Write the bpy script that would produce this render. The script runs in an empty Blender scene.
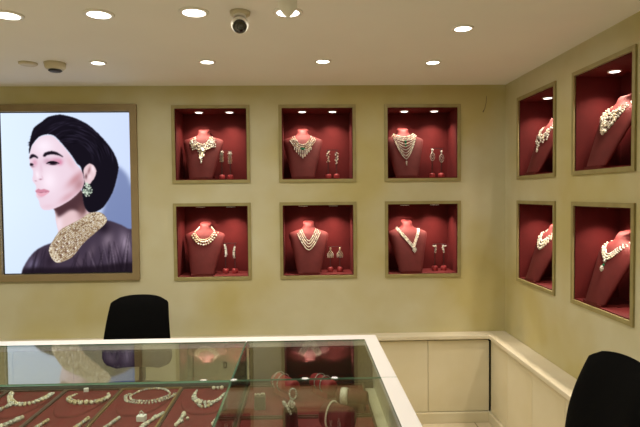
import bpy, math, random
import numpy as np
from mathutils import Vector, Matrix
random.seed(7)
SC = bpy.context.scene
COL = SC.collection
PI = math.pi

# ------------------------------------------------------------ camera, world, exposure
CZ = 1.63
cam_data = bpy.data.cameras.new('camera')
cam = bpy.data.objects.new('camera', cam_data)
COL.objects.link(cam)
SC.camera = cam
cam_data.sensor_width = 36
cam_data.lens = 29.872
cam_data.clip_start = 0.02
_r, _u, _f = (0.999486, -0.030523, -0.009753), (0.010791, 0.034044, 0.999362), (0.030172, 0.998954, -0.034356)
cam.matrix_world = Matrix(((_r[0], _u[0], -_f[0], 0), (_r[1], _u[1], -_f[1], 0), (_r[2], _u[2], -_f[2], CZ), (0, 0, 0, 1)))
world = bpy.data.worlds.new('world')
SC.world = world
world.use_nodes = True
world.node_tree.nodes['Background'].inputs[0].default_value = (1, .85, .65, 1)
world.node_tree.nodes['Background'].inputs[1].default_value = 0.02
SC.view_settings.view_transform = 'Standard'
SC.view_settings.look = 'None'
SC.view_settings.gamma = 1
SC.view_settings.use_curve_mapping = False
SC.view_settings.exposure = 0.0
CEIL_W = 4.3        # watts of each ceiling downlight
NICHE_W = 1.6      # watts of each niche spotlight
SCREEN = 1.08       # brightness of the backlit picture
LAMP_COL = (1.0, .93, .80)

# ------------------------------------------------------------ mesh helpers
class MB:
    def __init__(s): s.v = []; s.f = []; s.m = []
    def add(s, vs, fs, mi=0):
        b = len(s.v); s.v += [tuple(v) for v in vs]
        s.f += [tuple(b + i for i in f) for f in fs]; s.m += [mi] * len(fs)
    def box(s, a, b, mi=0, rot=None, piv=None):
        x0, y0, z0 = a; x1, y1, z1 = b
        vs = [(x0,y0,z0),(x1,y0,z0),(x1,y1,z0),(x0,y1,z0),(x0,y0,z1),(x1,y0,z1),(x1,y1,z1),(x0,y1,z1)]
        if rot is not None:
            c = Vector(piv) if piv else Vector(((x0+x1)/2,(y0+y1)/2,(z0+z1)/2))
            vs = [c + rot @ (Vector(v) - c) for v in vs]
        s.add(vs, [(0,3,2,1),(4,5,6,7),(0,1,5,4),(1,2,6,5),(2,3,7,6),(3,0,4,7)], mi)
    def tube(s, pts, r, n=8, mi=0, caps=True):
        pts = [Vector(p) for p in pts]
        rs = r if isinstance(r, (list, tuple)) else [r] * len(pts)
        vs = []; fs = []; up = None
        for i, p in enumerate(pts):
            d = (pts[min(i+1, len(pts)-1)] - pts[max(i-1, 0)])
            if d.length < 1e-9: d = Vector((0, 0, 1))
            d.normalize()
            if up is None:
                up = Vector((0,0,1)) if abs(d.z) < .9 else Vector((1,0,0))
            a = d.cross(up).normalized(); b = a.cross(d).normalized(); up = b
            for k in range(n):
                t = 2*PI*k/n
                vs.append(p + (a*math.cos(t) + b*math.sin(t)) * rs[i])
        for i in range(len(pts)-1):
            for k in range(n):
                q = (k+1) % n
                fs.append((i*n+k, i*n+q, (i+1)*n+q, (i+1)*n+k))
        if caps:
            fs.append(tuple(range(n))); fs.append(tuple((len(pts)-1)*n + k for k in reversed(range(n))))
        s.add(vs, fs, mi)
    def lathe(s, prof, n=32, c=(0,0,0), mi=0, M=None):
        vs = []; fs = []
        for r, z in prof:
            for k in range(n):
                t = 2*PI*k/n
                v = Vector((r*math.cos(t), r*math.sin(t), z))
                if M is not None: v = M @ v
                vs.append(v + Vector(c))
        for i in range(len(prof)-1):
            for k in range(n):
                q = (k+1) % n
                fs.append((i*n+k, i*n+q, (i+1)*n+q, (i+1)*n+k))
        fs.append(tuple(reversed(range(n)))); fs.append(tuple((len(prof)-1)*n + k for k in range(n)))
        s.add(vs, fs, mi)
    def bead(s, c, r, mi=0, sc=(1,1,1), M=None):
        vs = []
        for v in ICO_V:
            w = Vector((v[0]*r*sc[0], v[1]*r*sc[1], v[2]*r*sc[2]))
            if M is not None: w = M @ w
            vs.append(w + Vector(c))
        s.add(vs, ICO_F, mi)
    def ring(s, c, R, r, M=None, n=28, k=8, mi=0, wide=1.0):
        vs = []; fs = []
        for i in range(n):
            a = 2*PI*i/n
            for j in range(k):
                b = 2*PI*j/k
                v = Vector(((R + r*math.cos(b))*math.cos(a), (R + r*math.cos(b))*math.sin(a), r*wide*math.sin(b)))
                if M is not None: v = M @ v
                vs.append(v + Vector(c))
        for i in range(n):
            for j in range(k):
                i2, j2 = (i+1) % n, (j+1) % k
                fs.append((i*k+j, i2*k+j, i2*k+j2, i*k+j2))
        s.add(vs, fs, mi)
    def mesh(s, name, mats, smooth=False):
        me = bpy.data.meshes.new(name)
        me.from_pydata(s.v, [], s.f)
        mats = mats if isinstance(mats, (list, tuple)) else [mats]
        for m in mats: me.materials.append(m)
        me.polygons.foreach_set('material_index', s.m)
        if smooth: me.polygons.foreach_set('use_smooth', [True]*len(me.polygons))
        me.update()
        return me
    def build(s, name, mats, parent=None, smooth=False, bevel=0, seg=2):
        o = bpy.data.objects.new(name, s.mesh(name, mats, smooth))
        COL.objects.link(o)
        if parent: o.parent = parent
        if bevel:
            b = o.modifiers.new('bevel', 'BEVEL'); b.width = bevel; b.segments = seg; b.limit_method = 'ANGLE'
            b.angle_limit = math.radians(40)
        return o

_g = (1+5**.5)/2
ICO_V = [Vector(v).normalized() for v in [(-1,_g,0),(1,_g,0),(-1,-_g,0),(1,-_g,0),(0,-1,_g),(0,1,_g),(0,-1,-_g),(0,1,-_g),(_g,0,-1),(_g,0,1),(-_g,0,-1),(-_g,0,1)]]
ICO_F = [(0,11,5),(0,5,1),(0,1,7),(0,7,10),(0,10,11),(1,5,9),(5,11,4),(11,10,2),(10,7,6),(7,1,8),(3,9,4),(3,4,2),(3,2,6),(3,6,8),(3,8,9),(4,9,5),(2,4,11),(6,2,10),(8,6,7),(9,8,1)]

def tag(o, label, cat, group=None):
    o['label'] = label; o['category'] = cat
    if group: o['group'] = group
    return o
def structure(o): o['kind'] = 'structure'; return o
def empty(name, loc=(0,0,0), rz=0):
    o = bpy.data.objects.new(name, None); o.empty_display_size = .05
    COL.objects.link(o); o.location = loc; o.rotation_euler = (0,0,rz)
    return o
def copy_tree(o, parent=None):
    c = o.copy(); COL.objects.link(c)
    if parent: c.parent = parent
    for ch in list(o.children): copy_tree(ch, c)
    return c

# ------------------------------------------------------------ materials
def mat(name, col, rough=.5, metal=0, noise=None, col2=None, scale=6, bump=0, bscale=80, spec=.5, sheen=0, coat=0, detail=4):
    m = bpy.data.materials.new(name); m.use_nodes = True
    nt = m.node_tree; b = nt.nodes['Principled BSDF']
    b.inputs['Base Color'].default_value = (*col, 1)
    b.inputs['Roughness'].default_value = rough
    b.inputs['Metallic'].default_value = metal
    b.inputs['Specular IOR Level'].default_value = spec
    if sheen: b.inputs['Sheen Weight'].default_value = sheen
    if coat: b.inputs['Coat Weight'].default_value = coat
    tc = nt.nodes.new('ShaderNodeTexCoord')
    n = nt.nodes.new('ShaderNodeTexNoise'); n.inputs['Scale'].default_value = scale; n.inputs['Detail'].default_value = detail
    nt.links.new(tc.outputs['Object'], n.inputs['Vector'])
    r = nt.nodes.new('ShaderNodeValToRGB')
    c2 = col2 or tuple(c*.9 for c in col)
    r.color_ramp.elements[0].position = .38; r.color_ramp.elements[0].color = (*c2, 1)
    r.color_ramp.elements[1].position = .62; r.color_ramp.elements[1].color = (*col, 1)
    nt.links.new(n.outputs[0], r.inputs[0]); nt.links.new(r.outputs[0], b.inputs['Base Color'])
    if bump:
        n2 = nt.nodes.new('ShaderNodeTexNoise'); n2.inputs['Scale'].default_value = bscale
        nt.links.new(tc.outputs['Object'], n2.inputs['Vector'])
        bp = nt.nodes.new('ShaderNodeBump'); bp.inputs['Strength'].default_value = bump; bp.inputs['Distance'].default_value = .002
        nt.links.new(n2.outputs[0], bp.inputs['Height']); nt.links.new(bp.outputs[0], b.inputs['Normal'])
    return m
def emit(name, col, st):
    m = bpy.data.materials.new(name); m.use_nodes = True
    nt = m.node_tree; nt.nodes.remove(nt.nodes['Principled BSDF'])
    e = nt.nodes.new('ShaderNodeEmission'); e.inputs[0].default_value = (*col,1); e.inputs[1].default_value = st
    nt.links.new(e.outputs[0], nt.nodes['Material Output'].inputs[0])
    return m
def wall_mat():
    # sponged cream plaster: two sizes of ochre patches over a pale cream
    m = bpy.data.materials.new('sponged_plaster'); m.use_nodes = True
    nt = m.node_tree; b = nt.nodes['Principled BSDF']; L = nt.links.new
    tc = nt.nodes.new('ShaderNodeTexCoord')
    def noise(s, d, r):
        n = nt.nodes.new('ShaderNodeTexNoise'); n.inputs['Scale'].default_value = s; n.inputs['Detail'].default_value = d
        n.inputs['Roughness'].default_value = r; L(tc.outputs['Object'], n.inputs['Vector']); return n
    def ramp(a, b_, ca, cb):
        r = nt.nodes.new('ShaderNodeValToRGB'); r.color_ramp.elements[0].position = a; r.color_ramp.elements[1].position = b_
        r.color_ramp.elements[0].color = (*ca,1); r.color_ramp.elements[1].color = (*cb,1); return r
    n1 = noise(1.1, 3, .55); r1 = ramp(.43, .63, (.605,.58,.41), (.53,.47,.225)); L(n1.outputs[0], r1.inputs[0])
    n2 = noise(6, 3, .5); r2 = ramp(.35, .75, (1,1,1), (.955,.935,.88)); L(n2.outputs[0], r2.inputs[0])
    mx = nt.nodes.new('ShaderNodeMix'); mx.data_type = 'RGBA'; mx.blend_type = 'MULTIPLY'; mx.inputs[0].default_value = 1
    L(r1.outputs[0], mx.inputs[6]); L(r2.outputs[0], mx.inputs[7]); L(mx.outputs[2], b.inputs['Base Color'])
    b.inputs['Roughness'].default_value = .6; b.inputs['Specular IOR Level'].default_value = .3
    return m
def tile_mat():
    m = bpy.data.materials.new('floor_tiles'); m.use_nodes = True
    nt = m.node_tree; b = nt.nodes['Principled BSDF']; L = nt.links.new
    tc = nt.nodes.new('ShaderNodeTexCoord')
    br = nt.nodes.new('ShaderNodeTexBrick'); br.offset = 0
    br.inputs['Scale'].default_value = 1; br.inputs['Brick Width'].default_value = .6; br.inputs['Row Height'].default_value = .6
    br.inputs['Mortar Size'].default_value = .004
    br.inputs['Color1'].default_value = (.66,.58,.42,1); br.inputs['Color2'].default_value = (.62,.54,.38,1); br.inputs['Mortar'].default_value = (.3,.25,.17,1)
    L(tc.outputs['Object'], br.inputs['Vector']); L(br.outputs[0], b.inputs['Base Color'])
    b.inputs['Roughness'].default_value = .25
    return m
def glass_mat(tint=(.93,.97,.94)):
    m = bpy.data.materials.new('clear_glass'); m.use_nodes = True
    nt = m.node_tree; nt.nodes.remove(nt.nodes['Principled BSDF']); L = nt.links.new
    lw = nt.nodes.new('ShaderNodeLayerWeight'); lw.inputs['Blend'].default_value = .5
    pw = nt.nodes.new('ShaderNodeMath'); pw.operation = 'POWER'; pw.inputs[1].default_value = 4
    ma = nt.nodes.new('ShaderNodeMath'); ma.operation = 'MULTIPLY_ADD'; ma.inputs[1].default_value = .96; ma.inputs[2].default_value = .04
    t = nt.nodes.new('ShaderNodeBsdfTransparent'); t.inputs[0].default_value = (*tint,1)
    g = nt.nodes.new('ShaderNodeBsdfGlossy'); g.inputs['Roughness'].default_value = .0
    mx = nt.nodes.new('ShaderNodeMixShader')
    L(lw.outputs['Facing'], pw.inputs[0]); L(pw.outputs[0], ma.inputs[0]); L(ma.outputs[0], mx.inputs[0])
    L(t.outputs[0], mx.inputs[1]); L(g.outputs[0], mx.inputs[2]); L(mx.outputs[0], nt.nodes['Material Output'].inputs[0])
    return m
M_wall = wall_mat()
M_ceil = mat('ceiling_paint', (.88,.87,.86), .7, col2=(.86,.85,.84), scale=2)
M_floor = tile_mat()
M_brass = mat('olive_brass_frame', (.35,.305,.135), .5, .1, col2=(.31,.26,.11), scale=12)
M_pframe = mat('picture_frame_bronze', (.30,.225,.115), .5, .1, col2=(.27,.20,.10), scale=5)
M_velvet = mat('maroon_lining', (.108,.0075,.008), .75, col2=(.09,.006,.0065), scale=9, bump=.3, bscale=400, spec=.25)
M_bust = mat('red_bust_fabric', (.105,.010,.010), .75, col2=(.092,.008,.008), scale=20, bump=.2, bscale=600, sheen=0, spec=.3)
M_base = mat('bright_red_base', (.34,.030,.034), .6)
M_post = mat('dark_maroon_post', (.05,.006,.008), .6)
M_silver = mat('white_gem', (.80,.78,.72), .22, .2, col2=(.30,.28,.24), scale=160, detail=1, spec=.9)
M_gold = mat('pale_gold_gem', (.74,.63,.42), .28, .3, col2=(.34,.26,.15), scale=160, detail=1, spec=.9)
M_pearl = mat('ivory_pearl', (.80,.74,.62), .3, 0, col2=(.62,.55,.43), scale=120, detail=1, coat=.5)
M_green = mat('emerald_green', (.01,.14,.07), .12, 0, spec=.9)
M_dark = mat('dark_gem', (.06,.05,.04), .2, 0)
M_white = mat('white_trim', (.86,.84,.84), .35, col2=(.84,.82,.82), scale=4)
M_cab = mat('cream_laminate', (.69,.64,.48), .45, col2=(.64,.58,.40), scale=2.2)
M_top = mat('cream_worktop', (.70,.65,.51), .45, col2=(.66,.60,.45), scale=5)
M_gap = mat('dark_gap', (.02,.016,.012), .8)
M_glass = glass_mat()
M_edge = mat('green_glass_edge', (.10,.22,.15), .12, 0, col2=(.14,.28,.20), scale=3, spec=.8)
M_black = mat('black_fabric', (.002,.002,.0022), .9, col2=(.0015,.0015,.0017), scale=60, bump=.3, bscale=700, spec=.08)
M_blackp = mat('black_plastic', (.015,.015,.015), .4)
M_chrome = mat('steel', (.6,.6,.6), .25, 1)
M_tray = mat('tray_red_cloth', (.15,.016,.017), .8, col2=(.125,.013,.014), scale=15, bump=.3, bscale=500, spec=.2)
M_rim = mat('tray_rim_bronze', (.12,.065,.035), .35, .4, col2=(.09,.045,.025), scale=8)
M_rimg = mat('tray_rim_brass', (.34,.23,.09), .35, .5, col2=(.25,.16,.06), scale=8)
M_rearb = mat('brown_board', (.05,.032,.022), .5)
M_taupe = mat('taupe_block', (.15,.12,.075), .7)
M_wplastic = mat('white_plastic', (.88,.87,.84), .35)
M_yplastic = mat('aged_plastic', (.62,.56,.42), .45)
M_lens = mat('black_lens', (.004,.004,.005), .05, 0, spec=1)
M_lamp = emit('lamp_glow', (1.0,.93,.80), 9)
M_nlamp = emit('niche_lamp_glow', (1.0,.88,.78), 5)

# ------------------------------------------------------------ room shell
XL, XR, YF, YB, ZT = -3.4, 1.457, -2.6, 3.8, CZ+.78
NX0, NPX, NW, NZT, NPZ, NH = -0.928, 0.7542, 0.5494, CZ+0.6435, 0.6915, 0.5498
RY0, RPY = 3.576, 0.739
FB = .022                                   # frame bar width
ND = .25                                    # niche depth
rowz = [NZT - NH, NZT - NPZ - NH]           # bottoms of the outer frames
holes_back = [(NX0+c*NPX+FB, NX0+c*NPX+NW-FB, rowz[r]+FB, rowz[r]+NH-FB) for r in range(2) for c in range(3)]
holes_side = [(RY0-c*RPY-NW+FB, RY0-c*RPY-FB, rowz[r]+FB, rowz[r]+NH-FB) for r in range(2) for c in range(2)]
PX0, PX1, PZ0, PZ1 = -2.175, -1.168, CZ-.588, CZ+.652      # picture frame outside
holes_back.append((PX0+.04, PX1-.04, PZ0+.04, PZ1-.04))
def holed(name, a0, a1, z0, z1, holes, fn, thick):
    A = sorted({a0, a1, *[h[0] for h in holes], *[h[1] for h in holes]})
    Z = sorted({z0, z1, *[h[2] for h in holes], *[h[3] for h in holes]})
    m = MB(); idx = {}
    def V(i, j, k):
        if (i,j,k) not in idx:
            idx[(i,j,k)] = len(m.v); m.v.append(fn(A[i], Z[j], k*thick))
        return idx[(i,j,k)]
    solid = {}
    for i in range(len(A)-1):
        for j in range(len(Z)-1):
            ca, cz = (A[i]+A[i+1])/2, (Z[j]+Z[j+1])/2
            solid[(i,j)] = not any(h[0] < ca < h[1] and h[2] < cz < h[3] for h in holes)
    for (i,j), s in solid.items():
        if not s: continue
        m.f += [(V(i,j,0),V(i+1,j,0),V(i+1,j+1,0),V(i,j+1,0)), (V(i,j,1),V(i,j+1,1),V(i+1,j+1,1),V(i+1,j,1))]
        for di, dj, q in ((-1,0,((i,j),(i,j+1))),(1,0,((i+1,j+1),(i+1,j))),(0,-1,((i+1,j),(i,j))),(0,1,((i,j+1),(i+1,j+1)))):
            if not solid.get((i+di,j+dj), False):
                (p,q_),(r_,s_) = q
                m.f.append((V(p,q_,0),V(r_,s_,0),V(r_,s_,1),V(p,q_,1)))
    m.m = [0]*len(m.f)
    return structure(m.build(name, M_wall))
holed('wall_back', XL, XR, 0, ZT, holes_back, lambda a,z,d: (a, YB+d, z), .32)
holed('wall_right', YF, YB+.32, 0, ZT, holes_side, lambda a,z,d: (XR+d, a, z), .32)
m = MB(); m.box((XL-.1, YF-.1, 0), (XL, YB+.32, ZT)); structure(m.build('wall_left', M_wall))
m = MB(); m.box((XL, YF-.1, 0), (XR+.32, YF, ZT)); structure(m.build('wall_front', M_wall))
m = MB(); m.box((XL-.1, YF-.1, -.1), (XR+.32, YB+.32, 0)); structure(m.build('floor', M_floor))
m = MB(); m.box((XL-.1, YF-.1, ZT), (XR+.32, YB+.32, ZT+.1)); structure(m.build('ceiling', M_ceil))
# hairline crack at the top of the back wall, by the corner
m = MB(); m.tube([(1.319,YB-.0005,CZ+.70),(1.316,YB-.0005,CZ+.655),(1.306,YB-.0005,CZ+.61),(1.292,YB-.0005,CZ+.585)], [.0015,.002,.002,.005], 6)
structure(m.build('trim_1', M_taupe))

# ------------------------------------------------------------ ceiling fittings
def downlight(x, y, label, r=.056, group=None, power=1.0, z=ZT):
    t = empty('ceiling_downlight', (x, y, z)); tag(t, label, 'ceiling light', group)
    m = MB(); m.lathe([(r*.86,-.001),(r*.86,-.006),(r*1.1,-.006),(r*1.14,-.003),(r*1.14,-.0001),(r*.9,-.0001)], 32)
    m.build('trim_ring', M_wplastic, t, True)
    m = MB(); m.lathe([(r*.88,-.0008),(r*.88,-.004)], 32); m.build('diffuser', M_lamp, t)
    ld = bpy.data.lights.new('lamp_light', 'AREA'); ld.shape = 'DISK'; ld.size = r*1.6; ld.energy = CEIL_W*power; ld.color = LAMP_COL
    ld.spread = math.radians(150 if r > .05 else 174)
    lo = bpy.data.objects.new('lamp_light', ld); COL.objects.link(lo); lo.parent = t; lo.location = (0,0,-.012)
    return t
downlight(-1.251, 2.328, 'large round ceiling downlight at the far left, in the nearer row')
downlight(-.863, 2.315, 'large round ceiling downlight, second from the left in the nearer row')
downlight(-.456, 2.290, 'large round ceiling downlight just left of the dome camera')
downlight(-.059, 2.289, 'large round ceiling downlight half hidden by the white cylinder fitting')
downlight(-1.182, 3.138, 'small distant ceiling downlight above the backlit portrait, right of the smoke detector', .043, power=.42)
downlight(-.551, 3.121, 'small distant ceiling downlight above the left column of wall niches', .043, power=.42)
downlight(.120, 3.115, 'small distant ceiling downlight above the middle column of wall niches', .043, power=.42)
downlight(.771, 3.144, 'small distant ceiling downlight above the right column of back wall niches', .043, power=.42)
downlight(.757, 2.506, 'ceiling downlight nearest the side wall, set forward of the far row', .045, power=.5)
for x, y in ((-2.2,.6),(-1.1,.6),(0,.6),(-2.2,-1.2),(-1.1,-1.2),(0,-1.2),(-2.4,2.4)):
    downlight(x, y, 'round ceiling downlight behind the viewer', group='downlights over the shop behind the viewer', power=2.1)

t = empty('smoke_detector', (-1.431, 3.147, ZT)); tag(t, 'round cream smoke detector on the ceiling above the portrait', 'smoke detector')
m = MB(); m.lathe([(.02,-.040),(.045,-.038),(.055,-.028),(.058,-.012),(.060,-.0001)], 28); m.build('housing', M_yplastic, t, True)
m = MB(); m.lathe([(.01,-.052),(.030,-.051),(.038,-.046),(.034,-.0385)], 24); m.build('sensor_cap', M_blackp, t, True)
m = MB(); m.lathe([(.02,-.014),(.040,-.013),(.050,-.008),(.052,-.0001)], 28)
tag(m.build('blanking_plate', M_yplastic, None, True), 'flat round cream ceiling plate left of the smoke detector', 'ceiling plate').location = (-1.584, 3.146, ZT)

t = empty('dome_camera', (-.262, 2.289, ZT)); tag(t, 'white turret security camera with black lens on the ceiling', 'security camera')
m = MB(); m.lathe([(.034,-.018),(.042,-.012),(.044,-.0001)], 28); m.build('mount_plate', M_yplastic, t, True)
bc = Vector((0, -.015, -.058))
d = (Vector((0,0,CZ-.75)) - (Vector((-.262,2.289,ZT)) + bc)).normalized()
R = d.to_track_quat('Z', 'Y').to_matrix()
m = MB()
m.lathe([(.012,-.034),(.026,-.025),(.035,-.010),(.037,.004),(.035,.016),(.030,.024)], 28, bc, M=R)
m.tube([(0,-.01,-.01),(0,-.013,-.03)], .026, 20)
m.build('camera_housing', M_wplastic, t, True)
m = MB(); m.lathe([(.029,.0235),(.029,.028),(.020,.032),(.006,.034)], 28, bc, M=R); lens = m.build('lens_cover', M_lens, t, True)
m = MB(); m.ring(bc + R @ Vector((0,0,.0335)), .011, .0015, R); m.build('lens_ring', M_blackp, lens, True)

t = empty('cylinder_fitting', (-.05, 1.93, ZT)); tag(t, 'white cylindrical ceiling fitting with pointed lower end, beside the dome camera', 'ceiling fitting')
m = MB(); m.lathe([(.003,-.143),(.017,-.130),(.030,-.112),(.034,-.104),(.034,-.012)], 28); m.build('housing', M_wplastic, t, True)
m = MB(); m.lathe([(.034,-.014),(.048,-.010),(.050,-.0001)], 28); m.build('mount_plate', M_wplastic, t, True)

# ------------------------------------------------------------ display niches
IW, IH = NW-2*FB, NH-2*FB
def frame_bars(m, w, h, b, y0, y1):
    # rectangular ring from (-b,-b) to (w+b,h+b) with mitred look
    o = [(-b,-b),(w+b,-b),(w+b,h+b),(-b,h+b)]; i = [(0,0),(w,0),(w,h),(0,h)]
    vs = [(x,y0,z) for x,z in o] + [(x,y0,z) for x,z in i] + [(x,y1,z) for x,z in o] + [(x,y1,z) for x,z in i]
    fs = []
    for k in range(4):
        q = (k+1) % 4
        fs += [(k,q,4+q,4+k), (8+k,12+k,12+q,8+q), (k,8+k,8+q,q), (4+k,4+q,12+q,12+k)]
    m.add(vs, fs)
m = MB(); frame_bars(m, IW, IH, FB, -.010, .004); me_frame = m.mesh('niche_frame', M_brass)
m = MB(); e = .0006; T = .006
m.box((e,.002,e),(IW-e,ND,T)); m.box((e,.002,IH-T),(IW-e,ND,IH-e)); m.box((e,.002,T),(T,ND,IH-T)); m.box((IW-T,.002,T),(IW-e,ND,IH-T))
m.box((T,ND-T,T),(IW-T,ND,IH-T)); me_lining = m.mesh('velvet_lining', M_velvet)
m = MB(); m.lathe([(.025,-.001),(.0255,-.005),(.033,-.005),(.034,-.0001),(.026,-.0001)], 24); me_sring = m.mesh('spot_ring', M_wplastic, True)
m = MB(); m.lathe([(.0255,-.0008),(.0255,-.0052)], 24); me_sdisc = m.mesh('spot_lens', M_nlamp)
nl = bpy.data.lights.new('niche_lamp_light', 'AREA'); nl.shape = 'DISK'; nl.size = .05; nl.energy = NICHE_W; nl.color = (1,.84,.66); nl.spread = math.radians(112)
def child(name, data, parent, loc=(0,0,0)):
    o = bpy.data.objects.new(name, data); COL.objects.link(o); o.parent = parent; o.location = loc; return o
class Niche:
    def __init__(s, where, col, row, wall):
        s.where = where
        if wall == 'back': s.o = Vector((NX0+col*NPX+FB, YB, rowz[row]+FB)); s.rz = 0
        else: s.o = Vector((XR, RY0-col*RPY-FB, rowz[row]+FB)); s.rz = -PI/2
        t = empty('display_niche', s.o, s.rz); tag(t, 'red-lined display niche with brass frame, ' + where, 'display niche', 'lit jewellery niches')
        child('niche_frame', me_frame, t); child('velvet_lining', me_lining, t)
        for fx in (.29, .73):
            q = child('spotlight', me_sring, t, (IW*fx, .125, IH-T))
            child('spot_lens', me_sdisc, q); child('niche_lamp_light', nl, q, (0,0,-.010))
    def P(s, x, y, z):
        c, n = math.cos(s.rz), math.sin(s.rz)
        return s.o + Vector((c*x - n*y, n*x + c*y, z))

# bust profile tables: height, half width, front bulge, centre depth
BZ = [0,.10,.20,.25,.272,.283,.293,.302,.311,.324,.340,.360]
BW = [.084,.106,.131,.145,.146,.136,.112,.084,.056,.044,.0415,.0425]
BD = [.024,.038,.048,.052,.052,.051,.049,.047,.045,.043,.0415,.0425]
BY = [-.128,-.080,-.033,-.010,.000,.006,.011,.015,.019,.024,.029,.034]
def bust_y(x, z):
    w = np.interp(z, BZ, BW); d = np.interp(z, BZ, BD); c = np.interp(z, BZ, BY)
    u = min(abs(x)/w, .985)
    return c - d*(1-u**2.2)**(1/2.2)
def bust_mesh():
    m = MB(); N = 40; rings = []
    zs = [0,.004,.05,.10,.15,.20,.25,.272,.283,.293,.302,.311,.324,.340,.354,.360]
    for z in zs:
        w, d, c = np.interp(z,BZ,BW), np.interp(z,BZ,BD), np.interp(z,BZ,BY)
        if z == .360: w -= .004; d -= .004
        rg = []
        for k in range(N):
            a = 2*PI*k/N; ca, sa = math.cos(a), math.sin(a)
            x = w*math.copysign(abs(ca)**.9, ca)
            y = c + (d if sa < 0 else (d if z > .32 else min(d,.022)))*math.copysign(abs(sa)**.9, sa)
            zz = z + ((y-c)*.28 if z > .35 else 0)
            rg.append((x, y, zz))
        rings.append(rg)
    vs = [v for r in rings for v in r]; fs = []
    for i in range(len(rings)-1):
        for k in range(N):
            q = (k+1) % N; fs.append((i*N+k, i*N+q, (i+1)*N+q, (i+1)*N+k))
    fs.append(tuple(reversed(range(N)))); fs.append(tuple((len(rings)-1)*N+k for k in range(N)))
    m.add(vs, fs)
    me = m.mesh('necklace_bust', M_bust, True)
    return me
me_bust = bust_mesh()
me_bplate = None
m = MB(); m.box((-.078,-.150,-.010),(.078,.03,0)); me_bplate = m.mesh('bust_base', M_bust)

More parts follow.
